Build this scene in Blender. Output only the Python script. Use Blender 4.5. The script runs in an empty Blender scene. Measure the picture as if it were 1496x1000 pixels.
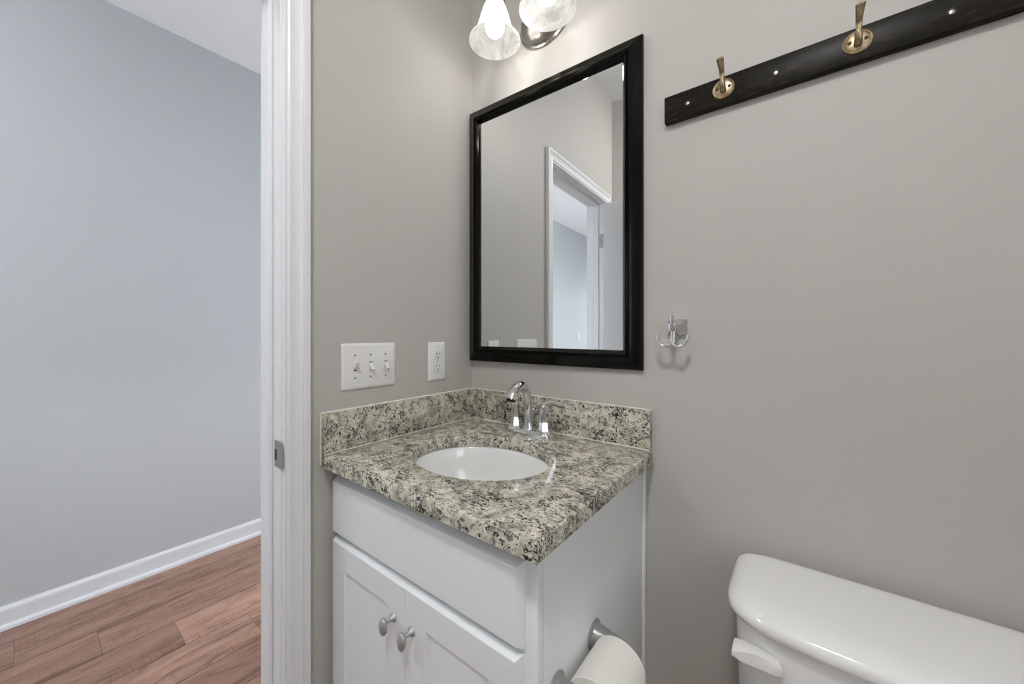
import bpy, bmesh, math, random
from mathutils import Vector, Matrix
random.seed(7)
S = bpy.context.scene
COL = S.collection
PI = math.pi

# ---------------------------------------------------------------- camera
cam_d = bpy.data.cameras.new('camera')
cam = bpy.data.objects.new('camera', cam_d); COL.objects.link(cam)
cam.location = (0.9409, -0.9869, 1.19)
cam.rotation_euler = (math.radians(90), 0, math.radians(37.6))
cam_d.sensor_width = 36.0
cam_d.lens = 549.0 / 1496.0 * 36.0
cam_d.shift_y = -14.0 / 1496.0
cam_d.clip_start = 0.02
S.camera = cam

# ---------------------------------------------------------------- world, lights, exposure
S.view_settings.view_transform = 'Standard'
S.view_settings.look = 'None'
S.view_settings.gamma = 1.0
S.view_settings.exposure = 0.18
W = bpy.data.worlds.new('world'); S.world = W; W.use_nodes = True
W.node_tree.nodes['Background'].inputs[0].default_value = (0.75, 0.87, 1.0, 1)
W.node_tree.nodes['Background'].inputs[1].default_value = 1.0

def area(name, loc, rot, sx, sy, power, col):
    l = bpy.data.lights.new(name, 'AREA'); l.shape = 'RECTANGLE'; l.size = sx; l.size_y = sy
    l.energy = power; l.color = col
    o = bpy.data.objects.new(name, l); COL.objects.link(o); o.location = loc; o.rotation_euler = rot
    return o
# daylight supplied by an added, unseen hall window (just outside its pane, shining towards -x)
HALL_FILL = area('hall_fill_daylight', (0.06, -2.75, 1.25), (0, math.radians(90), 0), 1.7, 1.0, 22, (0.90, 0.95, 1.0))
END = area('hall_end_fill', (-.80, 1.62, 1.20), (math.radians(-90), 0, 0), 1.1, 1.5, 28, (0.92, 0.96, 1.0))  # added light behind the unseen window at the near hall end
# fill light at an added, unseen window in the right wall
BATH_FILL = area('bathroom_fill', (2.13, -1.45, 1.55), (0, math.radians(90), 0), 1.0, .78, 6.0, (0.97, 0.985, 1.0))
FAR = area('hall_far_fill', (-.80, -5.42, 1.20), (math.radians(90), 0, 0), 1.1, 1.6, 22, (0.90, 0.95, 1.0))  # added light behind the unseen window at the far hall end
BULB_L = 4.5         # radiance of the two vanity bulbs
BULB_W = 0.52         # power of the light each bulb throws
BATH_L = 82.0        # radiance of the added fill lamp on the ceiling behind the camera
HALL_L = 42.0        # radiance of the added, unseen hall ceiling lamp

# ---------------------------------------------------------------- helpers
def lin(c):
    def f(v):
        v /= 255.0
        return v / 12.92 if v <= 0.04045 else ((v + 0.055) / 1.055) ** 2.4
    return (f(c[0]), f(c[1]), f(c[2]), 1)

def mat(name, rgb, rough=0.5, metal=0.0, coat=0.0, spec=0.5):
    m = bpy.data.materials.new(name); m.use_nodes = True
    b = m.node_tree.nodes['Principled BSDF']
    b.inputs['Base Color'].default_value = lin(rgb)
    b.inputs['Roughness'].default_value = rough
    b.inputs['Metallic'].default_value = metal
    b.inputs['Coat Weight'].default_value = coat
    b.inputs['Specular IOR Level'].default_value = spec
    return m
def nd(m, t, **k):
    n = m.node_tree.nodes.new(t)
    for a, v in k.items():
        if a.startswith('i_'):
            n.inputs[a[2:].replace('_', ' ')].default_value = v
        else: setattr(n, a, v)
    return n
def lk(m, a, b): m.node_tree.links.new(a, b)
def bsdf(m): return m.node_tree.nodes['Principled BSDF']
def math_n(m, op, a=None, b=None, c=None):
    n = nd(m, 'ShaderNodeMath', operation=op)
    for i, v in enumerate((a, b, c)):
        if v is None: continue
        if isinstance(v, (int, float)): n.inputs[i].default_value = v
        else: lk(m, v, n.inputs[i])
    return n.outputs[0]
def mixc(m, fac, a, b, bt='MIX'):
    n = nd(m, 'ShaderNodeMix', data_type='RGBA', blend_type=bt)
    for s, v in ((n.inputs[0], fac), (n.inputs[6], a), (n.inputs[7], b)):
        if isinstance(v, (int, float, tuple)): s.default_value = v
        else: lk(m, v, s)
    return n.outputs[2]
def ramp(m, x, stops):
    n = nd(m, 'ShaderNodeValToRGB'); e = n.color_ramp.elements
    while len(e) < len(stops): e.new(0.5)
    for el, (p, c) in zip(e, stops):
        el.position = p; el.color = c if len(c) == 4 else (*c, 1)
    lk(m, x, n.inputs[0]); return n.outputs[0]
def add_bump(m, h, strength, dist=0.001):
    b = nd(m, 'ShaderNodeBump'); b.inputs['Strength'].default_value = strength
    b.inputs['Distance'].default_value = dist
    lk(m, h, b.inputs['Height']); lk(m, b.outputs[0], bsdf(m).inputs['Normal'])
def coords(m, scale=(1, 1, 1), rot=(0, 0, 0)):
    t = nd(m, 'ShaderNodeTexCoord'); mp = nd(m, 'ShaderNodeMapping')
    mp.inputs['Scale'].default_value = scale; mp.inputs['Rotation'].default_value = rot
    lk(m, t.outputs['Object'], mp.inputs[0]); return mp.outputs[0]
def noise(m, vec, scale, detail=2, rough=0.5, dist=0.0):
    n = nd(m, 'ShaderNodeTexNoise'); n.inputs['Scale'].default_value = scale
    n.inputs['Detail'].default_value = detail; n.inputs['Roughness'].default_value = rough
    n.inputs['Distortion'].default_value = dist
    lk(m, vec, n.inputs['Vector']); return n.outputs[0]

# ---------------------------------------------------------------- materials
def paint(name, rgb, rough=0.55, bump=0.12):
    m = mat(name, rgb, rough, spec=0.3)
    add_bump(m, noise(m, coords(m), 420, 3), bump, 0.0006)
    return m
M_WALL = paint('greige_wall_paint', (186, 183, 178))
M_HALL = paint('cool_grey_wall_paint', (195, 198, 200))
M_CEIL = paint('ceiling_paint', (236, 236, 237), 0.7, 0.25)
M_TRIM = mat('white_trim_paint', (228, 229, 231), 0.32)
M_DOOR = mat('white_door_paint', (226, 227, 229), 0.35)
M_CAB = mat('white_cabinet_lacquer', (236, 240, 241), 0.30)
M_CABIN = mat('cabinet_inside', (120, 120, 122), 0.6)
M_PORC = mat('white_porcelain', (232, 232, 231), 0.08, coat=0.5)
M_PLAST = mat('white_plastic', (226, 225, 221), 0.25)
M_DARK = mat('dark_slot', (30, 28, 27), 0.6)
M_CHROME = mat('polished_chrome', (225, 226, 228), 0.06, 1.0)
M_NICKEL = mat('brushed_nickel', (176, 172, 166), 0.24, 1.0)
M_HOLD = mat('grey_coated_metal', (160, 160, 160), 0.32, 0.45)
M_SATIN = mat('satin_nickel', (168, 168, 168), 0.36, 1.0)
M_PAINTED_METAL = mat('dull_grey_metal', (178, 178, 178), 0.40, 0.6)
M_BRASS = mat('antique_brass', (180, 162, 134), 0.38, 1.0)
M_BRASSD = mat('tarnished_brass', (92, 78, 60), 0.4, 1.0)
M_FRAME = mat('espresso_black_frame', (12, 10, 8), 0.13, spec=0.16)
M_MIRROR = mat('mirror_glass', (236, 238, 238), 0.0, 1.0)
M_PAPER = mat('toilet_paper', (236, 234, 228), 0.95, spec=0.1)
M_CAULK = mat('cream_caulk', (222, 217, 203), 0.5)
M_STEEL = mat('screw_steel', (170, 168, 160), 0.3, 1.0)
add_bump(M_PAPER, noise(M_PAPER, coords(M_PAPER), 300, 2), 0.3, 0.0006)
n = noise(M_BRASS, coords(M_BRASS), 90, 4)
lk(M_BRASS, ramp(M_BRASS, n, [(0.35, lin((146, 128, 100))), (0.65, lin((196, 178, 148)))]), bsdf(M_BRASS).inputs['Base Color'])
n = noise(M_FRAME, coords(M_FRAME), 60, 3)
lk(M_FRAME, ramp(M_FRAME, n, [(0.4, lin((10, 9, 7))), (0.7, lin((16, 14, 10)))]), bsdf(M_FRAME).inputs['Base Color'])

def granite():
    m = mat('speckled_granite', (190, 185, 170), 0.16)
    v = coords(m, (1.0, 1.0, 1.0), (0.3, 0.5, 0.5))
    vs = coords(m, (0.62, 1.25, 0.85), (0.25, 0.35, 0.75))
    base = ramp(m, noise(m, v, 38, 5, 0.62, 0.6), [(0.34, lin((126, 123, 115))), (0.45, lin((178, 174, 160))), (0.60, lin((214, 209, 192)))])
    grey = noise(m, vs, 80, 4, 0.65, 1.0)
    gm = ramp(m, grey, [(0.56, (0, 0, 0)), (0.63, (.9, .9, .9))])
    c1 = mixc(m, gm, base, lin((104, 97, 90)))
    fl = noise(m, vs, 235, 4, 0.6, 0.9)
    big = noise(m, v, 20, 3, 0.6, 0.8)
    thr = math_n(m, 'ADD', fl, math_n(m, 'MULTIPLY', math_n(m, 'SUBTRACT', big, 0.5), 0.42))
    bm_ = ramp(m, thr, [(0.545, (0, 0, 0)), (0.590, (1, 1, 1))])
    c2 = mixc(m, bm_, c1, lin((40, 36, 36)))
    lk(m, c2, bsdf(m).inputs['Base Color'])
    return m
M_GRAN = granite()

def dark_wood():
    m = mat('black_stained_wood', (34, 30, 25), 0.35, spec=0.12)
    v = coords(m, (2.2, 12, 14))
    g = noise(m, v, 9, 6, 0.65, 1.6)
    c = ramp(m, g, [(0.30, lin((15, 14, 11))), (0.55, lin((28, 25, 19))), (0.70, lin((58, 50, 38)))])
    lk(m, c, bsdf(m).inputs['Base Color'])
    add_bump(m, g, 0.25, 0.001)
    return m
M_DWOOD = dark_wood()

def plank_floor():
    m = mat('brown_plank_floor', (150, 112, 95), 0.42, spec=0.4)
    t = nd(m, 'ShaderNodeTexCoord'); sp = nd(m, 'ShaderNodeSeparateXYZ')
    lk(m, t.outputs['Object'], sp.inputs[0])
    X, Y = sp.outputs[0], sp.outputs[1]
    u = math_n(m, 'DIVIDE', math_n(m, 'ADD', X, 0.55), 0.1833)
    row = math_n(m, 'FLOOR', u); fu = math_n(m, 'FRACT', u)
    off = math_n(m, 'ADD', math_n(m, 'MULTIPLY', math_n(m, 'ADD', row, 3.0), 0.2), -0.61)
    w = math_n(m, 'DIVIDE', math_n(m, 'SUBTRACT', Y, off), 1.2)
    pl = math_n(m, 'FLOOR', w); fw = math_n(m, 'FRACT', w)
    cb = nd(m, 'ShaderNodeCombineXYZ'); lk(m, row, cb.inputs[0]); lk(m, pl, cb.inputs[1])
    wn = nd(m, 'ShaderNodeTexWhiteNoise'); lk(m, cb.outputs[0], wn.inputs[0])
    # grain, shifted per plank
    gx = nd(m, 'ShaderNodeCombineXYZ')
    lk(m, math_n(m, 'MULTIPLY', X, 9.0), gx.inputs[0])
    lk(m, math_n(m, 'MULTIPLY', Y, 1.3), gx.inputs[1])
    lk(m, math_n(m, 'MULTIPLY', wn.outputs[0], 37.0), gx.inputs[2])
    g1 = noise(m, gx.outputs[0], 2.2, 6, 0.62, 0.9)
    g2 = noise(m, gx.outputs[0], 9.0, 5, 0.7, 0.3)
    base = ramp(m, g1, [(0.28, lin((116, 84, 70))), (0.46, lin((176, 137, 119))), (0.72, lin((202, 164, 145)))])
    tone = ramp(m, wn.outputs[0], [(0.0, (0.64, 0.63, 0.62)), (0.5, (0.95, 0.95, 0.95)), (1.0, (1.12, 1.11, 1.10))])
    c = mixc(m, 1.0, base, tone, 'MULTIPLY')
    c = mixc(m, ramp(m, g2, [(0.52, (0, 0, 0)), (0.74, (0.8, 0.8, 0.8))]), c, lin((92, 60, 50)))
    # fine saw marks across the plank
    sx = nd(m, 'ShaderNodeCombineXYZ')
    lk(m, math_n(m, 'MULTIPLY', X, 6.0), sx.inputs[0]); lk(m, math_n(m, 'MULTIPLY', Y, 330.0), sx.inputs[1])
    lk(m, wn.outputs[0], sx.inputs[2])
    saw = noise(m, sx.outputs[0], 1.0, 1)
    mask = ramp(m, noise(m, gx.outputs[0], 1.0, 2), [(0.48, (0, 0, 0)), (0.62, (0.30, 0.30, 0.30))])
    sawm = math_n(m, 'MULTIPLY', ramp(m, saw, [(0.5, (0, 0, 0)), (0.6, (1, 1, 1))]), mask)
    c = mixc(m, sawm, c, lin((98, 68, 58)))
    # seams
    def edge(fr, wid):
        a = math_n(m, 'LESS_THAN', fr, wid); b = math_n(m, 'GREATER_THAN', fr, 1 - wid)
        return math_n(m, 'MAXIMUM', a, b)
    seam = math_n(m, 'MAXIMUM', edge(fu, 0.009), math_n(m, 'MULTIPLY', edge(fw, 0.0010), 0.45))
    c = mixc(m, math_n(m, 'MULTIPLY', seam, 0.9), c, lin((48, 32, 27)))
    lk(m, c, bsdf(m).inputs['Base Color'])
    add_bump(m, math_n(m, 'SUBTRACT', g2, seam), 0.15, 0.001)
    return m
M_FLOOR = plank_floor()

def emit(name, rgb, L):
    m = bpy.data.materials.new(name); m.use_nodes = True; nt = m.node_tree
    for n_ in list(nt.nodes):
        if n_.type == 'BSDF_PRINCIPLED': nt.nodes.remove(n_)
    e = nt.nodes.new('ShaderNodeEmission'); e.inputs[0].default_value = (*rgb, 1); e.inputs[1].default_value = L
    nt.links.new(e.outputs[0], nt.nodes['Material Output'].inputs[0]); return m
M_BULB = emit('lit_bulb', (1.0, 0.98, 0.95), BULB_L)
M_BLITE = emit('bath_fill_glow', (1.0, 0.99, 0.985), BATH_L)  # glow of the added bathroom fill lamp
M_HLITE = emit('hall_fill_glow', (0.97, 0.98, 1.0), HALL_L)  # glow of the added hall fill lamp

def shade_mat():
    m = mat('alabaster_glass', (240, 240, 238), 0.22)
    nt = m.node_tree; out = nt.nodes['Material Output']; b = bsdf(m)
    v = coords(m)
    sw = noise(m, v, 16, 4, 0.6, 2.5)
    c = ramp(m, sw, [(0.35, lin((214, 214, 212))), (0.62, lin((250, 250, 248)))])
    lk(m, c, b.inputs['Base Color'])
    tr = nt.nodes.new('ShaderNodeBsdfTranslucent'); lk(m, c, tr.inputs[0])
    mx = nt.nodes.new('ShaderNodeMixShader'); mx.inputs[0].default_value = 0.85
    lk(m, b.outputs[0], mx.inputs[1]); lk(m, tr.outputs[0], mx.inputs[2]); lk(m, mx.outputs[0], out.inputs[0])
    return m
M_SHADE = shade_mat()

def glass_mat():
    m = mat('added_window_glass', (255, 255, 255), 0.0)
    bsdf(m).inputs['Transmission Weight'].default_value = 1.0
    bsdf(m).inputs['IOR'].default_value = 1.01
    return m
M_GLASS = glass_mat()

# ---------------------------------------------------------------- object helpers
def link(name, bm, m, parent=None, smooth=None):
    me = bpy.data.meshes.new(name)
    bmesh.ops.remove_doubles(bm, verts=bm.verts, dist=1e-6)
    bmesh.ops.recalc_face_normals(bm, faces=bm.faces)
    bm.to_mesh(me); bm.free()
    me.materials.append(m)
    o = bpy.data.objects.new(name, me); COL.objects.link(o)
    if parent: o.parent = parent
    if smooth is not None:
        for p in me.polygons: p.use_smooth = True
        try: me.set_sharp_from_angle(angle=math.radians(smooth))
        except Exception: pass
    return o
def empty(name, label=None, cat=None, loc=(0, 0, 0), rz=0, group=None, kind=None):
    o = bpy.data.objects.new(name, None); COL.objects.link(o)
    o.empty_display_size = 0.05
    o.location = loc; o.rotation_euler = (0, 0, rz); tag(o, label, cat, group, kind); return o
def tag(o, label=None, cat=None, group=None, kind=None):
    if label: o['label'] = label
    if cat: o['category'] = cat
    if group: o['group'] = group
    if kind: o['kind'] = kind
    return o
def copy_tree(o, parent=None):
    c = o.copy(); COL.objects.link(c)
    if parent: c.parent = parent
    for ch in [x for x in S.objects if x.parent == o]: copy_tree(ch, c)
    return c

def box(bm, x0, x1, y0, y1, z0, z1, bev=0, seg=2, rot=None, piv=None):
    r = bmesh.ops.create_cube(bm, size=1.0)
    vs = r['verts']
    for v in vs:
        v.co = Vector(((x0 + x1) / 2 + v.co.x * (x1 - x0), (y0 + y1) / 2 + v.co.y * (y1 - y0), (z0 + z1) / 2 + v.co.z * (z1 - z0)))
    if bev > 0:
        es = list({e for v in vs for e in v.link_edges})
        rr = bmesh.ops.bevel(bm, geom=es, offset=bev, segments=seg, affect='EDGES', profile=0.5)
        vs = list({v for f in rr['faces'] for v in f.verts} | {v for v in vs if v.is_valid})
    if rot is not None:
        bmesh.ops.rotate(bm, verts=vs, cent=piv or (0, 0, 0), matrix=rot)
    return vs
def obox(name, m, dims, bev=0, parent=None, seg=2):
    bm = bmesh.new(); box(bm, *dims, bev=bev, seg=seg)
    return link(name, bm, m, parent, smooth=35 if bev else None)

def rings(bm, rs, cap0=True, cap1=True):
    """skin a list of rings (each a list of Vectors, same length)"""
    R_ = [[bm.verts.new(p) for p in r] for r in rs]
    n_ = len(R_[0])
    for a, b in zip(R_[:-1], R_[1:]):
        for i in range(n_):
            j = (i + 1) % n_
            try: bm.faces.new((a[i], a[j], b[j], b[i]))
            except ValueError: pass
    if cap0: bm.faces.new(list(reversed(R_[0])))
    if cap1: bm.faces.new(R_[-1])
def ell_ring(c, u, v, ru, rv, n_=24, p=2.0):
    out = []
    for i in range(n_):
        a = 2 * PI * i / n_; ca, sa = math.cos(a), math.sin(a)
        x = math.copysign(abs(ca) ** (2 / p), ca); y = math.copysign(abs(sa) ** (2 / p), sa)
        out.append(Vector(c) + Vector(u) * (ru * x) + Vector(v) * (rv * y))
    return out
def lathe(bm, prof, org=(0, 0, 0), axis='Z', n_=40, sx=1.0, sy=1.0, cap=True):
    """prof: (radius, height) pairs; axis direction of height"""
    A = {'Z': ((1, 0, 0), (0, 1, 0), (0, 0, 1)), 'X': ((0, 1, 0), (0, 0, 1), (1, 0, 0)), '-Y': ((1, 0, 0), (0, 0, 1), (0, -1, 0)),
         'Y': ((0, 0, 1), (1, 0, 0), (0, 1, 0))}[axis]
    u, v, w = map(Vector, A); o = Vector(org)
    rings(bm, [ell_ring(o + w * h, u, v, max(r, 1e-4) * sx, max(r, 1e-4) * sy, n_) for r, h in prof], cap, cap)
def catmull(P, k=8):
    P = [Vector(p) for p in P]; out = []
    Q = [P[0] * 2 - P[1]] + P + [P[-1] * 2 - P[-2]]
    for i in range(1, len(Q) - 2):
        a, b, c, d_ = Q[i - 1], Q[i], Q[i + 1], Q[i + 2]
        for s in range(k):
            t = s / k
            out.append(0.5 * ((2 * b) + (c - a) * t + (2 * a - 5 * b + 4 * c - d_) * t * t + (3 * b - a - 3 * c + d_) * t ** 3))
    out.append(P[-1]); return out
def sweep(bm, path, radii, n_=16, k=8, up=(0, 0, 1), p=2.0, smoothp=True):
    """radii: list of (ru, rv) per control point (ru along side, rv along normal)"""
    if smoothp:
        pts = catmull(path, k)
        rr = [tuple(v) for v in catmull([(r[0], r[1], 0) if isinstance(r, tuple) else (r, r, 0) for r in radii], k)]
    else:
        pts = [Vector(q) for q in path]; rr = [(r if isinstance(r, tuple) else (r, r)) for r in radii]
    up = Vector(up); rs = []; side = None
    for i, q in enumerate(pts):
        t = (pts[min(i + 1, len(pts) - 1)] - pts[max(i - 1, 0)]).normalized()
        if side is None:
            side = t.cross(up)
            if side.length < 1e-3: side = t.cross(Vector((1, 0, 0)))
        else:
            side = side - t * side.dot(t)
        side.normalize(); nn = side.cross(t).normalized()
        rs.append(ell_ring(q, side, nn, rr[i][0], rr[i][1], n_, p))
    rings(bm, rs)
def prism(bm, pts, d0, d1, plane='XZ'):
    """extrude a closed outline; plane XZ extruded in y from d0 to d1, XY in z, YZ in x"""
    def P(a, b, d_): return {'XZ': (a, d_, b), 'XY': (a, b, d_), 'YZ': (d_, a, b)}[plane]
    rings(bm, [[Vector(P(a, b, d0)) for a, b in pts], [Vector(P(a, b, d1)) for a, b in pts]])

# ================================================================= SETTING
ZC = 2.72
YJ, YF = -0.631, -1.314          # near / far faces of the door opening
ZH = 2.012                       # underside of the door head
def wall(name, boxes, m):
    bm = bmesh.new()
    for b in boxes: box(bm, *b)
    return tag(link(name, bm, m), kind='structure')
def two_tone(o, m2, test):
    o.data.materials.append(m2)
    for p in o.data.polygons:
        if test(p): p.material_index = 1
# wall between bathroom and hall, with the door opening and the added hall window
wl = wall('wall_left', [(-.115, 0, YJ + .018, 0.10, 0, ZC), (-.115, 0, -1.95, YF - .018, 0, ZC), (-.115, 0, YF - .018, YJ + .018, ZH + .018, ZC),
                        (-.115, 0, -5.3, -3.30, 0, ZC), (-.115, 0, -3.30, -2.20, 2.15, ZC), (-.115, 0, -3.30, -2.20, 0, 0.35), (-.115, 0, -2.20, -1.95, 0, ZC), (-.115, 0, .10, 1.5, 0, ZC)], M_WALL)
two_tone(wl, M_HALL, lambda p: p.normal.x < -0.5)
wall('wall_front', [(0, 2.1, 0, 0.10, 0, ZC)], M_WALL)
wall('wall_right', [(2.0, 2.1, -2.25, -1.87, 0, ZC), (2.0, 2.1, -1.03, 0, 0, ZC), (2.0, 2.1, -1.87, -1.03, 0, 1.0), (2.0, 2.1, -1.87, -1.03, 2.1, ZC)], M_WALL)
bm = bmesh.new()
prism(bm, [(0, -1.437), (2.0, -2.126), (2.0, -2.226), (0, -1.537)], 0, ZC, 'XY')
tag(link('wall_back', bm, M_WALL), kind='structure')
w2 = empty('added_window_2', kind='structure'); bm = bmesh.new()  # unseen bathroom window, added for its fill light
for b in ((2.0, 2.1, -1.87, -1.83, 1.0, 2.1), (2.0, 2.1, -1.07, -1.03, 1.0, 2.1), (2.0, 2.1, -1.83, -1.07, 1.0, 1.04), (2.0, 2.1, -1.83, -1.07, 2.06, 2.1), (2.03, 2.07, -1.83, -1.07, 1.53, 1.57)):
    box(bm, *b)
link('added_window_frame', bm, M_TRIM, w2)
obox('pane', M_GLASS, (2.048, 2.052, -1.83, -1.07, 1.04, 2.06), 0, w2)
wall('wall_hall', [(-1.70, -1.60, -5.4, 1.6, 0, ZC)], M_HALL)
wall('wall_hall_end', [(-1.60, -1.38, 1.5, 1.6, 0, ZC), (-.22, 0, 1.5, 1.6, 0, ZC), (-1.38, -.22, 1.5, 1.6, 0, .42), (-1.38, -.22, 1.5, 1.6, 1.98, ZC)], M_HALL)
wall('wall_hall_far', [(-1.60, -1.38, -5.4, -5.3, 0, ZC), (-.22, 0, -5.4, -5.3, 0, ZC), (-1.38, -.22, -5.4, -5.3, 0, .35), (-1.38, -.22, -5.4, -5.3, 2.05, ZC)], M_HALL)
tag(obox('floor', M_FLOOR, (-1.70, 2.1, -5.4, 1.6, -0.08, 0)), kind='structure')
wall('ceiling', [(-1.70, 0, -5.4, 1.6, ZC, ZC + .1), (0, 2.1, -2.25, .10, ZC, ZC + .1)], M_CEIL)

# baseboard with an ogee top and a quarter round
def baseboard(name, x, y0, y1, s):
    pr = [(0, 0.012), (0.0, .090), (.005, .090), (.008, .084), (.012, .078), (.013, .070), (.013, .020), (.021, .018), (.026, .012), (.027, 0.0), (0, 0)]
    bm = bmesh.new()
    rings(bm, [[Vector((x + s * a, y, b)) for a, b in pr] for y in (y0, y1)])
    return tag(link(name, bm, M_TRIM), kind='structure')
baseboard('baseboard_hall', -1.60, -5.3, 1.5, 1)
baseboard('baseboard_left', -0.115, -0.575, 1.5, -1)
baseboard('baseboard_left_far', -0.115, -5.3, -1.375, -1)
bm = bmesh.new(); box(bm, 0.66, 2.0, -.013, 0, 0, .09, .003)
tag(link('baseboard_front', bm, M_TRIM), kind='structure')

# unseen hall window, added to let light in
win = empty('added_window_1', kind='structure')
bm = bmesh.new()
for b in ((-.115, 0, -3.30, -3.25, .35, 2.15), (-.115, 0, -2.25, -2.20, .35, 2.15), (-.115, 0, -3.25, -2.25, .35, .40), (-.115, 0, -3.25, -2.25, 2.10, 2.15), (-.08, -.04, -3.25, -2.25, 1.22, 1.26)):
    box(bm, *b)
link('added_window_frame', bm, M_TRIM, win)
obox('pane', M_GLASS, (-.062, -.058, -3.25, -2.25, .40, 2.10), 0, win)

def added_end_window(name, y0, z0, z1):  # unseen windows added at both hall ends to supply light
    w = empty(name, kind='structure'); bm = bmesh.new()
    for b in ((-1.38, -1.34, y0, y0 + .1, z0, z1), (-.26, -.22, y0, y0 + .1, z0, z1), (-1.34, -.26, y0, y0 + .1, z0, z0 + .04), (-1.34, -.26, y0, y0 + .1, z1 - .04, z1), (-1.34, -.26, y0 + .03, y0 + .07, (z0 + z1) / 2 - .02, (z0 + z1) / 2 + .02)):
        box(bm, *b)
    link('added_window_frame', bm, M_TRIM, w)
    obox('pane', M_GLASS, (-1.34, -.26, y0 + .048, y0 + .052, z0 + .04, z1 - .04), 0, w)
added_end_window('added_window_3', 1.5, .42, 1.98)
added_end_window('added_window_4', -5.4, .35, 2.05)

# door frame: jambs with stops, casings, strike plate
tr = empty('trim_1', kind='structure')
def jamb(y, s):
    bm = bmesh.new()
    box(bm, -.115, 0, min(y, y + s * .018), max(y, y + s * .018), 0, ZH, .0015, 1)
    box(bm, -.078, -.038, min(y, y - s * .010), max(y, y - s * .010), 0, ZH - .012, .002, 1)
    link('jamb', bm, M_TRIM, tr, 30)
jamb(YJ, 1); jamb(YF, -1)
bm = bmesh.new()
box(bm, -.115, 0, YF - .018, YJ + .018, ZH, ZH + .018, .0015, 1)
box(bm, -.078, -.038, YF + .0, YJ - .0, ZH - .012, ZH, .002, 1)
link('head_jamb', bm, M_TRIM, tr, 30)
# colonial casing profile: (distance from inner edge, thickness)
CP = [(0, 0), (0, .0075), (.002, .0095), (.008, .0100), (.010, .0125), (.013, .0140), (.022, .0125), (.030, .0120), (.040, .0142), (.0455, .0165), (.0475, .0145), (.050, .0180), (.062, .0180), (.065, .0155), (.065, 0)]
CP = [(a * .057 / .065, b) for a, b in CP]
def casing(side):                      # side +1 bathroom, -1 hall; mitred three-piece casing in three meshes
    x0 = 0 if side > 0 else -.115
    rv = .004; y1, y0, zt = YJ + rv, YF - rv, ZH + rv
    bm = bmesh.new(); rings(bm, [[Vector((x0 + side * t, y1 + s_, z if z == 0 else zt + s_)) for s_, t in CP] for z in (0, 1)])
    link('casing', bm, M_TRIM, tr, 25)
    bm = bmesh.new(); rings(bm, [[Vector((x0 + side * t, y0 - s_, z if z == 0 else zt + s_)) for s_, t in CP] for z in (0, 1)])
    link('casing', bm, M_TRIM, tr, 25)
    bm = bmesh.new(); rings(bm, [[Vector((x0 + side * t, (y0 - s_) if e == 0 else (y1 + s_), zt + s_)) for s_, t in CP] for e in (0, 1)])
    link('head_casing', bm, M_TRIM, tr, 25)
casing(1); casing(-1)
# strike plate on the near jamb (full-lip, rounded toward the room)
bm = bmesh.new()
out = []
for (x, z) in [(-.028, .880), (-.028, .941)]: out.append((x, z))
for a in range(7):
    t = PI / 2 - a * PI / 12; out.append((.0050 + .013 * math.cos(t), .928 + .013 * math.sin(t)))
for a in range(7):
    t = -a * PI / 12; out.append((.0050 + .013 * math.cos(t), .893 + .013 * math.sin(t)))
rings(bm, [[Vector((x, YJ - d_, z)) for x, z in out] for d_ in (0, .0014)])
sp_ = link('strike_plate', bm, M_SATIN, tr); sp_['label'] = 'satin metal latch strike plate'
bm = bmesh.new(); box(bm, -.025, -.015, YJ - .0020, YJ - .0012, .895, .921, .0004, 1); link('latch_hole', bm, M_DARK, sp_)
bm = bmesh.new()
for z in (.885, .933): lathe(bm, [(.0032, 0), (.0032, .0008), (.0015, .0014)], (-.021, YJ - .0013, z), '-Y', 12)
link('screw', bm, M_SATIN, sp_)

# door standing open at right angles to its wall
dr = empty('door_1', kind='structure')
obox('slab', M_DOOR, (0.004, 0.668, YF + .001, YF + .036, .012, ZH - .012), .002, dr)
for z in (1.775, 1.01, .25):
    bm = bmesh.new()
    box(bm, -.034, -.001, YF, YF + .0015, z - .045, z + .045, .0005, 1)
    lathe(bm, [(.0055, -.046), (.0055, .046)], (.002, YF - .006, z), 'Z', 12)
    h = link('hinge', bm, M_SATIN, dr, 30)
    bm = bmesh.new()
    for dz in (-.03, 0, .03): lathe(bm, [(.0036, 0), (.0036, .0004), (.001, .001)], (-.016 + (.007 if dz else -.006), YF + .0015, z + dz), 'Y', 10)
    link('screw', bm, M_DARK, h)

# ================================================================= VANITY
cab = empty('vanity_cabinet', 'white two-door vanity cabinet under the speckled granite top', 'cabinet', (.3165, -.25, 0))
def ploc(o, r):                         # parts are modelled in world space, their root stands elsewhere
    o.matrix_parent_inverse = Matrix.Translation(-Vector(r.location)); return o
CX0, CX1, CY, CZ = .017, .616, -.500, .860
bm = bmesh.new()
box(bm, CX0, CX0 + .016, CY + .0, -.001, .0, CZ, .0008, 1)
box(bm, CX1 - .016, CX1, CY + .0, -.001, .0, CZ, .0015, 2)
box(bm, CX0 + .016, CX1 - .016, CY + .07, CY + .086, 0, .10)
box(bm, CX0 + .016, CX1 - .016, CY + .02, -.001, .10, .116)
box(bm, CX0 + .016, CX1 - .016, -.010, -.001, .116, CZ)
ploc(link('carcass', bm, M_CAB, cab, 30), cab)
bm = bmesh.new()
FY0, FY1 = CY - .0005, CY + .0185
box(bm, CX0 + .0, CX0 + .045, FY0, FY1, .10, CZ, .0008, 1); box(bm, CX1 - .045, CX1 + .0004, FY0, FY1, .10, CZ, .0012, 2)
box(bm, CX0 + .045, CX1 - .045, FY0, FY1, CZ - .045, CZ); box(bm, CX0 + .045, CX1 - .045, FY0, FY1, .66, .71); box(bm, CX0 + .045, CX1 - .045, FY0, FY1, .10, .14)
ploc(link('face_frame', bm, M_CAB, cab, 30), cab)
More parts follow.
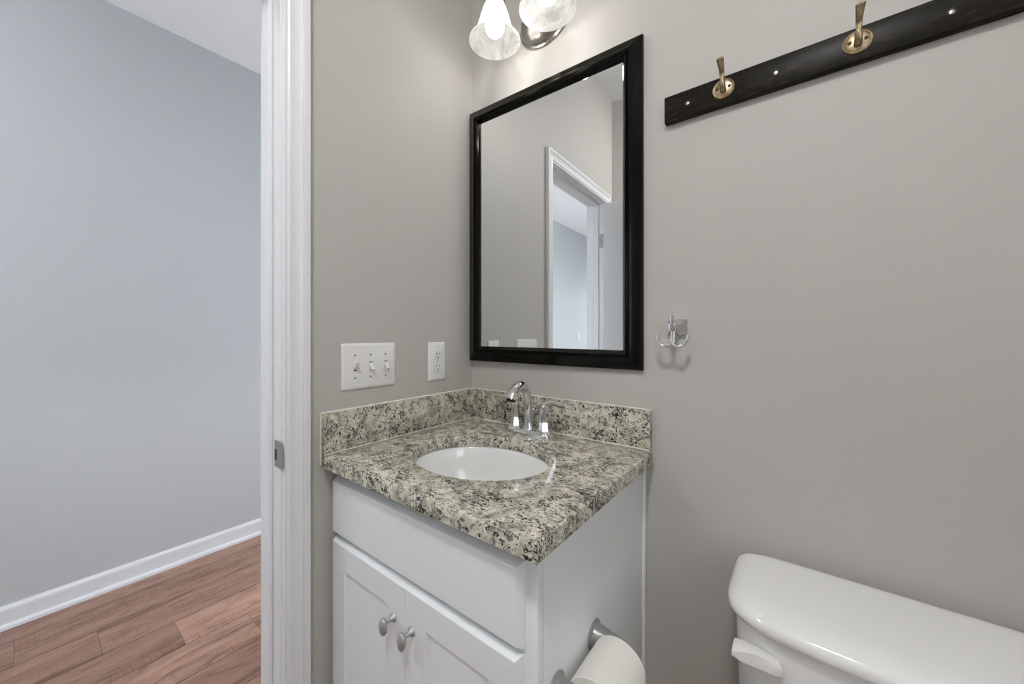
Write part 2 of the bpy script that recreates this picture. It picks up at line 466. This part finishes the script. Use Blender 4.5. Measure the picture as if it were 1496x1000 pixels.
ploc(obox('scribe_strip', M_CAB, (CX1, CX1 + .006, -.017, 0, .0, CZ), .001, cab), cab)

def front_panel(bm, x0, x1, z0, z1, yb, yf, bev, kl=1.0, kr=1.0):
    rs = []
    for d_, y in ((0, yb), (0, yb - .006), (bev * .35, yb - .011), (bev, yf + .0006), (bev + .0012, yf)):
        rs.append([Vector((x0 + d_ * kl, y, z0 + d_)), Vector((x1 - d_ * kr, y, z0 + d_)), Vector((x1 - d_ * kr, y, z1 - d_)), Vector((x0 + d_ * kl, y, z1 - d_))])
    return rs
bm = bmesh.new(); rings(bm, front_panel(bm,   .0125, .5945, .6915, .8285, FY0, -.520, .0065))
ploc(link('drawer_front', bm, M_CAB, cab, 20), cab)
def shaker(x0, x1, z0, z1, kl, kr):
    bm = bmesh.new()
    rs = front_panel(bm, x0, x1, z0, z1, FY0, -.520, .0055, kl, kr)
    st = .0615
    for d_, y in ((st, -.520), (st + .0008, -.5198), (st + .0012, -.5135)):
        rs.append([Vector((x0 + d_, y, z0 + d_)), Vector((x1 - d_, y, z0 + d_)), Vector((x1 - d_, y, z1 - d_)), Vector((x0 + d_, y, z1 - d_))])
    rings(bm, rs)
    return ploc(link('door', bm, M_CAB, cab, 20), cab)
def knob(par, x, z):
    bm = bmesh.new()
    lathe(bm, [(.0092, 0), (.0092, .0015), (.0075, .004), (.0050, .007), (.0042, .013), (.0045, .018), (.006, .021)], (x, -.520, z), '-Y', 24)
    # egg-shaped, slightly drooping head
    rs = []
    for i in range(13):
        t = -1 + 2 * i / 12; r = math.sqrt(max(0, 1 - t * t))
        c = Vector((x, -.520 - .0245 - .0075 * t, z - .0055))
        ring = []
        for k in range(28):
            a = 2 * PI * k / 28
            ww = .0114 * (1 - .16 * (-math.sin(a)) * (1 if math.sin(a) < 0 else .3))
            ring.append(c + Vector((ww * r * math.cos(a), 0, .0178 * r * math.sin(a))))
        rs.append(ring)
    rings(bm, rs)
    k_ = link('knob', bm, M_PAINTED_METAL, par, 50); k_.matrix_parent_inverse = Matrix(); k_['label'] = 'satin grey knob'
    return k_
d1 = shaker(.0135, .31195, .125, .6800, 1, .05); d2 = shaker(.31205, .5925, .125, .6800, .05, 1)
knob(d1, .2718, .600); knob(d2, .3325, .600)

# granite worktop with its two upstands
top = empty('granite_vanity_top', 'cream granite vanity top with dark flecks and an oval sink hole', 'countertop', (.3165, -.25, .86))
ECX, ECY, ERX, ERY = .315, -.300, .185, .150
def slab_top():
    bm = bmesh.new(); x0, x1, y0, y1 = .0205, .645, -.545, -.0205; N = 120
    angs = [2 * PI * i / N for i in range(N)]
    for cx, cy in ((x0, y0), (x1, y0), (x1, y1), (x0, y1)): angs.append(math.atan2(cy - ECY, cx - ECX) % (2 * PI))
    angs = sorted(angs)
    def outer(a, d_, z):
        dx, dy = math.cos(a), math.sin(a); t = 1e9
        if dx > 1e-9: t = min(t, (x1 - d_ - ECX) / dx)
        if dx < -1e-9: t = min(t, (x0 + d_ - ECX) / dx)
        if dy > 1e-9: t = min(t, (y1 - d_ - ECY) / dy)
        if dy < -1e-9: t = min(t, (y0 + d_ - ECY) / dy)
        return Vector((ECX + dx * t, ECY + dy * t, z))
    def inner(a, d_, z):
        # ellipse point in direction a
        dx, dy = math.cos(a), math.sin(a); t = 1 / math.sqrt((dx / (ERX + d_)) ** 2 + (dy / (ERY + d_)) ** 2)
        return Vector((ECX + dx * t, ECY + dy * t, z))
    zt, zb = .890, .860
    seq = [('o', .001, zb), ('o', 0, zb + .001), ('o', 0, zt - .004), ('o', .0012, zt - .0012), ('o', .004, zt), ('i', .003, zt), ('i', .0009, zt - .0009), ('i', 0, zt - .003), ('i', 0, zb), ]
    R_ = []
    for k, d_, z in seq: R_.append([bm.verts.new(outer(a, d_, z) if k == 'o' else inner(a, d_, z)) for a in angs])
    R_.append(R_[0]); n_ = len(angs)
    for a, b in zip(R_[:-1], R_[1:]):
        for i in range(n_):
            bm.faces.new((a[i], a[(i + 1) % n_], b[(i + 1) % n_], b[i]))
    return link('slab', bm, M_GRAN, top, 40)
ploc(slab_top(), top)
ploc(obox('backsplash', M_GRAN, (.0005, .0195, -.5395, -.0005, .8605, .9895), .0012, top), top)
ploc(obox('backsplash', M_GRAN, (.0198, .6365, -.0195, -.0005, .8605, .9895), .0012, top), top)
bm = bmesh.new()                        # wavy bead of caulk along the joints
def bead(P, r):
    pts = []; n_ = 50
    for i in range(n_ + 1):
        p = Vector(P[0]).lerp(Vector(P[1]), i / n_); pts.append(p)
    sweep(bm, pts, [(r * random.uniform(.75, 1.25),) * 2 for _ in pts], 8, smoothp=False)
bead(((.0025, -.5400, .9895), (.0025, -.003, .9895)), .0026); bead(((.003, -.0025, .9895), (.636, -.0025, .9895)), .0022)
bead(((.0205, -.541, .8905), (.0205, -.0205, .8905)), .0016); bead(((.0205, -.0205, .8905), (.634, -.0205, .8905)), .0016)
bead(((.0015, -.5400, .862), (.0015, -.5400, .9890)), .0018)
ploc(link('caulk', bm, M_CAULK, top, 60), top)

# undermount sink
sk = empty('undermount_sink', 'white oval porcelain basin set below the granite top', 'sink', (ECX, ECY, .69))
bm = bmesh.new()
prof = [(1.05, .8595), (1.03, .8595), (1.01, .856), (.99, .845), (.955, .815), (.89, .775), (.78, .742), (.60, .722), (.35, .713), (.13, .710)]
rs = [ell_ring((ECX, ECY, z), (1, 0, 0), (0, 1, 0), ERX * k, ERY * k, 72) for k, z in prof]
rs2 = [ell_ring((ECX, ECY, z - .010), (1, 0, 0), (0, 1, 0), ERX * k * 1.03 + .004, ERY * k * 1.03 + .004, 72) for k, z in reversed(prof[2:])]
outer_lip = [ell_ring((ECX, ECY, .8500), (1, 0, 0), (0, 1, 0), ERX * 1.05, ERY * 1.05, 72)]
rings(bm, list(reversed(rs2 + outer_lip + rs)), True, True)
ploc(link('basin', bm, M_PORC, sk, 60), sk)
bm = bmesh.new(); lathe(bm, [(.0215, .7105), (.0215, .7125), (.017, .7135), (.012, .7125)], (ECX, ECY, 0), 'Z', 32)
ploc(link('drain', bm, M_CHROME, sk, 40), sk)

# faucet
fa = empty('bathroom_faucet', 'chrome two-handle faucet with arched spout behind the sink', 'faucet', (.3010, -.072, .890))
def L(o): return o
bm = bmesh.new()
def rrect(cx, cy, hx, hy, z, p=5, n_=48): return ell_ring((cx, cy, z), (1, 0, 0), (0, 1, 0), hx, hy, n_, p)
rings(bm, [rrect(0, 0, .078, .0260, 0), rrect(0, 0, .078, .0260, .004), rrect(0, 0, .075, .0230, .011), rrect(0, 0, .068, .018, .0150)])
link('base_plate', bm, M_CHROME, fa, 35)
def faucet_handle(s):
    hx = s * .0515; bm = bmesh.new(); rs = []
    for h, r in ((.004, .0265), (.011, .0262), (.016, .0230), (.026, .0190), (.044, .0156), (.062, .0138), (.078, .0130), (.086, .0130), (.090, .0112)):
        rs.append([Vector((hx + r * math.cos(PI / 8 + PI / 4 * k), r * math.sin(PI / 8 + PI / 4 * k), h)) for k in range(8)])
    rings(bm, rs); hd = link('handle', bm, M_CHROME, fa, 12)
    bm = bmesh.new()
    sweep(bm, [(hx, 0, .080), (hx + s * .001, -.001, .092), (hx + s * .012, -.002, .0985), (hx + s * .032, -.005, .1005), (hx + s * .054, -.008, .0985), (hx + s * .075, -.011, .0975)],
          [(.0092, .0092), (.0095, .0085), (.0098, .0060), (.0108, .0044), (.0116, .0037), (.0100, .0024)], 16, 8, up=(0, 0, 1), p=2.6)
    link('lever', bm, M_CHROME, hd, 50)
faucet_handle(-1); faucet_handle(1)
bm = bmesh.new()
sweep(bm, [(-.005, .004, .008), (-.005, .004, .022), (-.005, .003, .045), (-.005, .002, .080), (-.005, -.002, .108), (-.005, -.012, .131), (-.005, -.030, .1435), (-.005, -.052, .1410), (-.005, -.070, .128), (-.005, -.083, .110)],
      [(.0225, .0225), (.0185, .0185), (.0145, .0145), (.0125, .0130), (.0120, .0128), (.0125, .0128), (.0138, .0135), (.0145, .0150), (.0145, .0162), (.0142, .0170)], 24, 8, up=(1, 0, 0))
sp2 = link('spout', bm, M_CHROME, fa, 50)
bm = bmesh.new(); box(bm, -.0110, .0110, -.0085, .0085, -.0022, .0005, .0005, 1)
bmesh.ops.rotate(bm, verts=bm.verts, cent=(0, 0, 0), matrix=Matrix.Rotation(math.radians(-32), 3, 'X')); bmesh.ops.translate(bm, verts=bm.verts, vec=(-.005, -.0835, .1092))
link('aerator', bm, M_DARK, sp2)
bm = bmesh.new(); lathe(bm, [(.0022, .010), (.0022, .060), (.0045, .063), (.0052, .068), (.0035, .073)], (.0, .0215, 0), 'Z', 14)
link('lift_rod', bm, M_CHROME, fa, 40)

# ================================================================= MIRROR
mr = empty('framed_mirror', 'rectangular wall mirror in a glossy black frame with rope edging', 'mirror', (.0090, -.0122, 1.0905), math.radians(1.1))
MW, MH = .6066, .8735
FP = [(0, 0), (0, -.009), (.0015, -.0120), (.0050, -.0138), (.0150, -.0175), (.0280, -.0255), (.0325, -.0275), (.0350, -.0250), (.0385, -.0250), (.0405, -.0262), (.0430, -.0255), (.0470, -.0180), (.0505, -.0140), (.0520, -.0120), (.0520, 0)]
bm = bmesh.new()
R_ = []
for s_, y in FP: R_.append([bm.verts.new((s_, y, s_)), bm.verts.new((MW - s_, y, s_)), bm.verts.new((MW - s_, y, MH - s_)), bm.verts.new((s_, y, MH - s_))])
R_.append(R_[0])
for a, b in zip(R_[:-1], R_[1:]):
    for i in range(4): bm.faces.new((a[i], a[(i + 1) % 4], b[(i + 1) % 4], b[i]))
link('frame', bm, M_FRAME, mr, 28)
bm = bmesh.new()                        # twisted rope moulding
s_ = .0368; ry = -.0264
cor = [(s_, s_), (MW - s_, s_), (MW - s_, MH - s_), (s_, MH - s_)]
for i in range(4):
    a, b = Vector((cor[i][0], ry, cor[i][1])), Vector((cor[(i + 1) % 4][0], ry, cor[(i + 1) % 4][1]))
    n_ = int((b - a).length / .0052); t = (b - a).normalized(); nn = Vector((0, -1, 0)); sd = t.cross(nn)
    for k in range(n_):
        c = a.lerp(b, (k + .5) / n_)
        ax = (t * .75 + sd * .66).normalized(); bx = nn.cross(ax)
        rs = [ell_ring(c + ax * (.0042 * q), bx, nn, .0019 * math.sqrt(max(.04, 1 - q * q)), .0036 * math.sqrt(max(.04, 1 - q * q)), 6) for q in (-.95, -.45, .45, .95)]
        rings(bm, rs)
link('rope_trim', bm, M_FRAME, mr, 60)
obox('glass', M_MIRROR, (.050, MW - .050, -.0110, -.0060, .050, MH - .050), 0, mr)

# ================================================================= VANITY LIGHT
vl = empty('vanity_light', 'brushed nickel wall lamp with two frosted bell shades above the mirror', 'wall lamp', (.306, 0, 2.155))
bm = bmesh.new()
prof = [(1.0, 0), (1.0, .004), (.965, .007), (.93, .008), (.90, .012), (.82, .024), (.68, .034), (.48, .041), (.25, .0445), (.03, .0455)]
rings(bm, [ell_ring((.004, -h, 0), (1, 0, 0), (0, 0, 1), .092 * k, .078 * k, 56) for k, h in prof])
link('back_plate', bm, M_NICKEL, vl, 50)
for s in (-1, 1):
    sx_ = s * .0925; DZ = .004
    bm = bmesh.new()
    sweep(bm, [(s * .012, -.040, .005), (s * .022, -.058, .040), (s * .045, -.082, .072), (s * .074, -.108, .104), (sx_, -.124, .100), (sx_, -.127, .072)], [(.0075, .0060)] * 6, 14, 8)
    link('arm', bm, M_NICKEL, vl, 50)
    bm = bmesh.new(); lathe(bm, [(.008, .066), (.014, .062), (.027, .052), (.031, .040), (.031, .014), (.028, .010)], (sx_, -.127, DZ), 'Z', 32)
    link('shade_holder', bm, M_NICKEL, vl, 40)
    bm = bmesh.new()
    pr = [(.0280, .014), (.0300, .008), (.0345, -.004), (.0400, -.022), (.0455, -.044), (.0515, -.064), (.0600, -.080), (.0690, -.091), (.0735, -.0965)]
    pr = [(a * 1.035, b) for a, b in pr] + [(.0764, -.0980), (.0754, -.0990), (.0742, -.0984), (.0738, -.0965)]
    rs = [ell_ring((sx_, -.127, h + DZ), (1, 0, 0), (0, 1, 0), r, r, 56) for r, h in pr]
    rings(bm, rs, False, False)
    sh = link('lamp_shade', bm, M_SHADE, vl, 60); sh['label'] = 'frosted alabaster glass bell shade'
    bm = bmesh.new()
    lathe(bm, [(.003, -.082), (.012, -.080), (.021, -.074), (.0275, -.064), (.0300, -.052), (.0285, -.040), (.0235, -.028), (.0180, -.016), (.0150, -.006), (.014, .010)], (sx_, -.127, DZ), 'Z', 32)
    link('bulb', bm, M_BULB, sh, 60)
    pl_ = bpy.data.lights.new('bulb_light', 'POINT'); pl_.energy = BULB_W; pl_.shadow_soft_size = .022; pl_.color = (1.0, .975, .94)
    po = bpy.data.objects.new('bulb_light', pl_); COL.objects.link(po); po.parent = sh; po.location = (sx_, -.127, -.0965 + DZ - .045)

# ================================================================= ADDED CEILING LIGHTS (unseen, for fill)
def added_flush_light(name, label, loc, r, m):
    t = empty(name, label, 'ceiling lamp', loc)
    bm = bmesh.new(); lathe(bm, [(r * .92, 0), (r, -.004), (r, -.018), (r * .93, -.022)], n_=56)
    link('base', bm, M_TRIM, t, 40)
    bm = bmesh.new(); lathe(bm, [(r * .95, -.020), (r * .95, -.040), (r * .90, -.052), (r * .70, -.062), (r * .36, -.067), (.004, -.068)], n_=56)
    link('fill_diffuser', bm, m, t, 60)

added_flush_light('added_ceiling_light', 'unseen flush ceiling lamp added to fill the bathroom with light', (.98, -1.40, ZC), .150, M_BLITE)
added_flush_light('added_ceiling_light', 'unseen flush ceiling lamp added to light the hall outside the doorway', (-.80, -1.90, ZC), .150, M_HLITE)

# ================================================================= WALL PLATES
def plate_bm(w, h, t=.0058):
    bm = bmesh.new()
    rs = []
    for d_, x in ((0, 0), (0, .0015), (.0012, .0032), (.0050, .0052), (.0068, t)):
        rr_c = .0045; rs.append([Vector((x, sy * (w / 2 - d_ - rr_c) + rr_c * math.cos(a), sz * (h / 2 - d_ - rr_c) + rr_c * math.sin(a))) for sy, sz, a0 in ((1, 1, 0), (-1, 1, 90), (-1, -1, 180), (1, -1, 270)) for a in [math.radians(a0 + 15 * k) for k in range(7)]])
    rings(bm, rs); return bm
sw = empty('light_switch', 'white three-gang switch plate beside the door casing', 'light switch', (0, -.407, 1.0995))
link('cover_plate', plate_bm(.1625, .1225), M_PLAST, sw, 25)
for i, up in ((-1, 1), (0, -1), (1, -1)):
    y = i * .0460
    bm = bmesh.new(); box(bm, .0040, .0064, y - .0052, y + .0052, -.0120, .0120, .0004, 1); tb = link('toggle_collar', bm, M_PLAST, sw)
    bm = bmesh.new()
    sweep(bm, [(.004, y, -up * .001), (.010, y, up * .002), (.0165, y, up * .0075), (.0205, y, up * .0118)], [(.0038, .0062), (.0038, .0058), (.0034, .0045), (.0030, .0038)], 12, 5, up=(0, 0, 1), p=5)
    link('toggle', bm, M_PLAST, sw, 40)
    bm = bmesh.new(); box(bm, .0062, .0066, y - .0042, y + .0042, (-.0108 if up > 0 else .0085), (-.0085 if up > 0 else .0108)); link('toggle_slot', bm, M_DARK, sw)
    for z in (-.0300, .0300):
        bm = bmesh.new(); lathe(bm, [(.0030, .0054), (.0030, .0062), (.0018, .0068)], (0, y, z), 'X', 14); link('screw', bm, M_SATIN, sw, 40)
ol = empty('wall_outlet', 'white double socket plate over the left granite upstand', 'outlet', (0, -.168, 1.0970))
link('cover_plate', plate_bm(.0725, .1235), M_PLAST, ol, 25)
for z in (.0195, -.0195):
    bm = bmesh.new(); out = []
    for k in range(40):
        a = 2 * PI * k / 40; out.append((max(-.0165, min(.0165, .0185 * math.cos(a))), max(-.0140, min(.0140, .0185 * math.sin(a)))))
    rings(bm, [[Vector((x, a * (1 if x < .0075 else .97), z + b * (1 if x < .0075 else .97))) for a, b in out] for x in (.0040, .0072, .0078)])
    sk_ = link('receptacle', bm, M_PLAST, ol, 30)
    bm = bmesh.new()
    box(bm, .0076, .0081, -.0075, -.0056, z + .000, z + .0080); box(bm, .0076, .0081, .0056, .0075, z + .001, z + .0075)
    lathe(bm, [(.0024, .0076), (.0024, .0081)], (0, 0, z - .0075), 'X', 12)
    link('slots', bm, M_DARK, sk_)
bm = bmesh.new(); lathe(bm, [(.0026, .0054), (.0026, .0062), (.0015, .0066)], (0, 0, 0), 'X', 14); link('screw', bm, M_SATIN, ol, 40)
hs = empty('light_switch', 'small white switch plate on the hall wall, seen in the mirror', 'light switch', (-1.60, -4.30, 1.12))
link('cover_plate', plate_bm(.075, .120), M_PLAST, hs, 25)
bm = bmesh.new(); sweep(bm, [(.004, 0, -.001), (.010, 0, .002), (.0205, 0, .0118)], [(.0038, .0062), (.0038, .0058), (.0030, .0038)], 12, 5, p=5); link('toggle', bm, M_PLAST, hs, 40)

# ================================================================= HOOK RAIL
RY = -.0185
rail = empty('hook_rail', 'long black-stained wooden board screwed high on the wall', 'hook rail', (.6715, 0, 1.7370))
bm = bmesh.new(); box(bm, 0, .86, RY, 0, -.0290, .0345, .0018, 2)
link('board', bm, M_DWOOD, rail, 35)
for x in (.0535, .2265, .4735, .72):
    bm = bmesh.new(); lathe(bm, [(.0062, .0001), (.0062, .0004), (.0052, .0008)], (x, RY, .002), '-Y', 20); h = link('screw_hole', bm, M_DARK, rail, 40)
    bm = bmesh.new(); lathe(bm, [(.0036, .0006), (.0034, .0014), (.0012, .0018)], (x, RY, .001), '-Y', 16); link('screw', bm, M_STEEL, h, 40)
def coat_hook(x, label):
    t = empty('coat_hook', label, 'hook', (x, RY, 1.7430), 0, None)
    bm = bmesh.new()
    lathe(bm, [(.0222, 0), (.0222, .0018), (.0205, .0032), (.0188, .0026), (.0178, .0034), (.0150, .0044), (.0080, .0056), (.003, .0060)], (0, 0, 0), '-Y', 48)
    link('rosette', bm, M_BRASS, t, 35)
    bm = bmesh.new()
    sweep(bm, [(0, -.003, -.0060), (0, -.010, -.0052), (0, -.0165, .004), (0, -.0190, .013), (0, -.0225, .023), (0, -.0310, .0325), (0, -.0440, .0385), (0, -.0505, .0405)],
          [(.0060, .0060), (.0060, .0064), (.0052, .0054), (.0044, .0046), (.0040, .0050), (.0036, .0058), (.0032, .0070), (.0026, .0074)], 18, 8, up=(1, 0, 0), p=2.4)
    link('prong', bm, M_BRASS, t, 50)
    for sx_ in (-.0118, .0118):
        bm = bmesh.new(); lathe(bm, [(.0034, .0040), (.0034, .0054), (.0018, .0062)], (sx_, 0, .0), '-Y', 14); sc = link('screw', bm, M_BRASSD, t, 40)
        bm = bmesh.new(); box(bm, sx_ - .0022, sx_ + .0022, -.0066, -.0058, -.0005, .0005); link('screw_slot', bm, M_DARK, sc)
coat_hook(.8010, 'antique brass coat hook nearest the rail end beside the mirror')
coat_hook(1.0257, 'antique brass coat hook on the dark rail farther from the mirror')

# ================================================================= ROBE HOOK
rh = empty('robe_hook', 'small chrome double robe hook with square base right of the mirror', 'hook', (.6985, 0, 1.2000))
def sqr(h, y): return [Vector((-h, y, -h)), Vector((h, y, -h)), Vector((h, y, h)), Vector((-h, y, h))]
bm = bmesh.new()
rings(bm, [sqr(.0225, 0), sqr(.0225, -.003), sqr(.0215, -.0040), sqr(.0195, -.0042), sqr(.0195, -.0062), sqr(.0100, -.0145), sqr(.0080, -.0160), sqr(.0070, -.036), sqr(.0072, -.040)])
link('base', bm, M_CHROME, rh, 15)
bm = bmesh.new()
box(bm, -.0095, .0075, -.0500, -.0360, -.0075, .0110, .0014, 2)
link('front_block', bm, M_CHROME, rh, 30)
bm = bmesh.new()
box(bm, -.0060, .0040, -.0475, -.0425, .0100, .0335, .0010, 2)
link('upper_tab', bm, M_CHROME, rh, 30)
bm = bmesh.new()
sweep(bm, [(-.001, -.043, -.006), (-.001, -.044, -.020), (-.001, -.045, -.036)], [(.0048, .0030)] * 3, 12, 6, up=(0, 1, 0), p=5)
link('stem', bm, M_CHROME, rh, 40)
for s in (-1, 1):
    bm = bmesh.new()
    sweep(bm, [(-.001, -.045, -.0345), (-.001 + s * .007, -.0465, -.0405), (-.001 + s * .018, -.048, -.0430), (-.001 + s * .028, -.048, -.0375), (-.001 + s * .0335, -.047, -.027), (-.001 + s * .0350, -.046, -.0165)],
          [(.0030, .0055), (.0030, .0060), (.0030, .0065), (.0030, .0068), (.0030, .0070), (.0028, .0070)], 14, 7, up=(0, 1, 0), p=4)
    link('prong', bm, M_CHROME, rh, 40)

# ================================================================= TOILET PAPER
th = empty('toilet_paper_holder', 'satin metal two-post paper holder on the vanity side', 'toilet paper holder', (CX1, -.3735, .5950))
for s in (-1, 1):
    y = s * .0725
    bm = bmesh.new()
    lathe(bm, [(.0270, 0), (.0272, .0022), (.0245, .0045), (.0218, .0062), (.0205, .012), (.0190, .024), (.0175, .034)], (0, y, 0), 'X', 32)
    sweep(bm, [(.030, y, 0), (.042, y, .001), (.055, y, .000), (.068, y, -.006)], [(.0160, .0170), (.0140, .0160), (.0115, .0130), (.0060, .0070)], 20, 8, p=2.4)
    link('post', bm, M_HOLD, th, 45)
bm = bmesh.new(); lathe(bm, [(.0065, -.064), (.0065, .064)], (.060, 0, -.002), 'Y', 20); link('spindle', bm, M_PLAST, th, 40)
rx_, rz_, rr_ = .0600, -.0153, .0490
bm = bmesh.new()
Nn = 64
def ring_(r, y, sp=0): return [Vector((rx_ + r * math.cos(2 * PI * k / Nn), y, rz_ + r * math.sin(2 * PI * k / Nn))) for k in range(Nn)]
rs = [ring_(.020, -.054), ring_(rr_ - .0015, -.054), ring_(rr_, -.0525), ring_(rr_, .0525), ring_(rr_ - .0015, .054), ring_(.020, .054)]
rings(bm, rs + [rs[0]], False, False)
tp = empty('toilet_paper_roll', 'white toilet paper roll hanging on the holder beside the cabinet', 'toilet paper', (CX1, -.3735, .5950))
link('roll', bm, M_PAPER, tp, 40)
bm = bmesh.new()
rs = [ring_(.0198, -.0538), ring_(.0198, .0538), ring_(.0185, .0538), ring_(.0185, -.0538)]
rings(bm, rs + [rs[0]], False, False)
link('core', bm, mat('brown_cardboard', (150, 122, 92), 0.9), tp, 40)

# ================================================================= TOILET
to = empty('toilet', 'white porcelain toilet with rounded tank lid against the wall', 'toilet', (1.07, -.14, 0))
TX = 1.07
def sup(cx, cy, hx, hf, hb, z, pf, pb=7, n_=96):
    """outline with a bowed front (towards -y) and a squarer back"""
    out = []
    for i in range(n_):
        a = 2 * PI * i / n_; ca, sa = math.cos(a), math.sin(a)
        p = pf if sa < 0 else pb
        x = math.copysign(abs(ca) ** (2 / p), ca) * hx; y = math.copysign(abs(sa) ** (2 / p), sa) * (hf if sa < 0 else hb)
        out.append(Vector((cx + x - TX, cy + y + .14, z)))
    return out
bm = bmesh.new()
rings(bm, [sup(TX, -.12, .205, .085, .095, .38, 4.5), sup(TX, -.12, .212, .092, .098, .40, 4.5), sup(TX, -.12, .223, .107, .100, .55, 5.2), sup(TX, -.12, .2265, .113, .101, .676, 5.4), sup(TX, -.12, .2265, .113, .101, .684, 5.4)])
link('tank', bm, M_PORC, to, 50)
bm = bmesh.new()
lid = [(-.006, .684, 1), (.002, .6855, 1), (.0075, .6900, 1), (.0100, .6975, 1), (.0085, .7055, 1), (.0035, .7120, 1), (-.005, .7170, 1), (-.019, .7203, 1), (-.042, .7218, 1), (-.075, .7223, 1)]
rings(bm, [sup(TX, -.12, .2310 + d_, .122 + d_ * 1.2, .095 + d_ * .4, z, 4.2, 9) for d_, z, _ in lid])
link('tank_lid', bm, M_PORC, to, 60)
# flush lever on the tank's front, left end
bm = bmesh.new()
esc = [(.848, .657), (.860, .6585), (.880, .6575), (.900, .6545), (.913, .651), (.917, .646), (.917, .634), (.912, .6305), (.900, .631), (.880, .634), (.866, .637), (.856, .641), (.848, .648)]
def lev(k, base=None):
    out = []
    for a, b in esc:
        a2, b2 = .883 + (a - .883) * k, .645 + (b - .645) * k
        t = max(0, min(1, (.890 - a2) / .042)); out.append(Vector((a2 - TX, (base if base is not None else -.2420 - .020 * t ** 1.3 + (1 - k) * -.02) + .14, b2)))
    return out
rings(bm, [lev(.97, -.2290), lev(1.0, -.2350), lev(1.0), lev(.94), lev(.86)])
fl = link('flush_lever', bm, M_PLAST, to, 35)
# bowl, seat, foot
bm = bmesh.new()
def bowl(cy, hx, hf, z, p=2.4): return ell_ring((0, cy + .14, z), (1, 0, 0), (0, 1, 0), hx, hf, 56, p)
rings(bm, [bowl(-.36, .115, .24, 0), bowl(-.36, .110, .235, .05), bowl(-.38, .100, .21, .15), bowl(-.42, .135, .23, .26), bowl(-.45, .178, .245, .35), bowl(-.455, .185, .25, .385), bowl(-.455, .180, .245, .395)])
link('bowl', bm, M_PORC, to, 50)
bm = bmesh.new(); box(bm, -.15, .15, -.12, .06, .28, .384, .03, 4); link('tank_shelf', bm, M_PORC, to, 50)
bm = bmesh.new()
rings(bm, [bowl(-.46, .188, .25, .396), bowl(-.46, .190, .252, .405), bowl(-.46, .188, .25, .418), bowl(-.46, .180, .242, .424)])
link('seat_cover', bm, M_PLAST, to, 50)
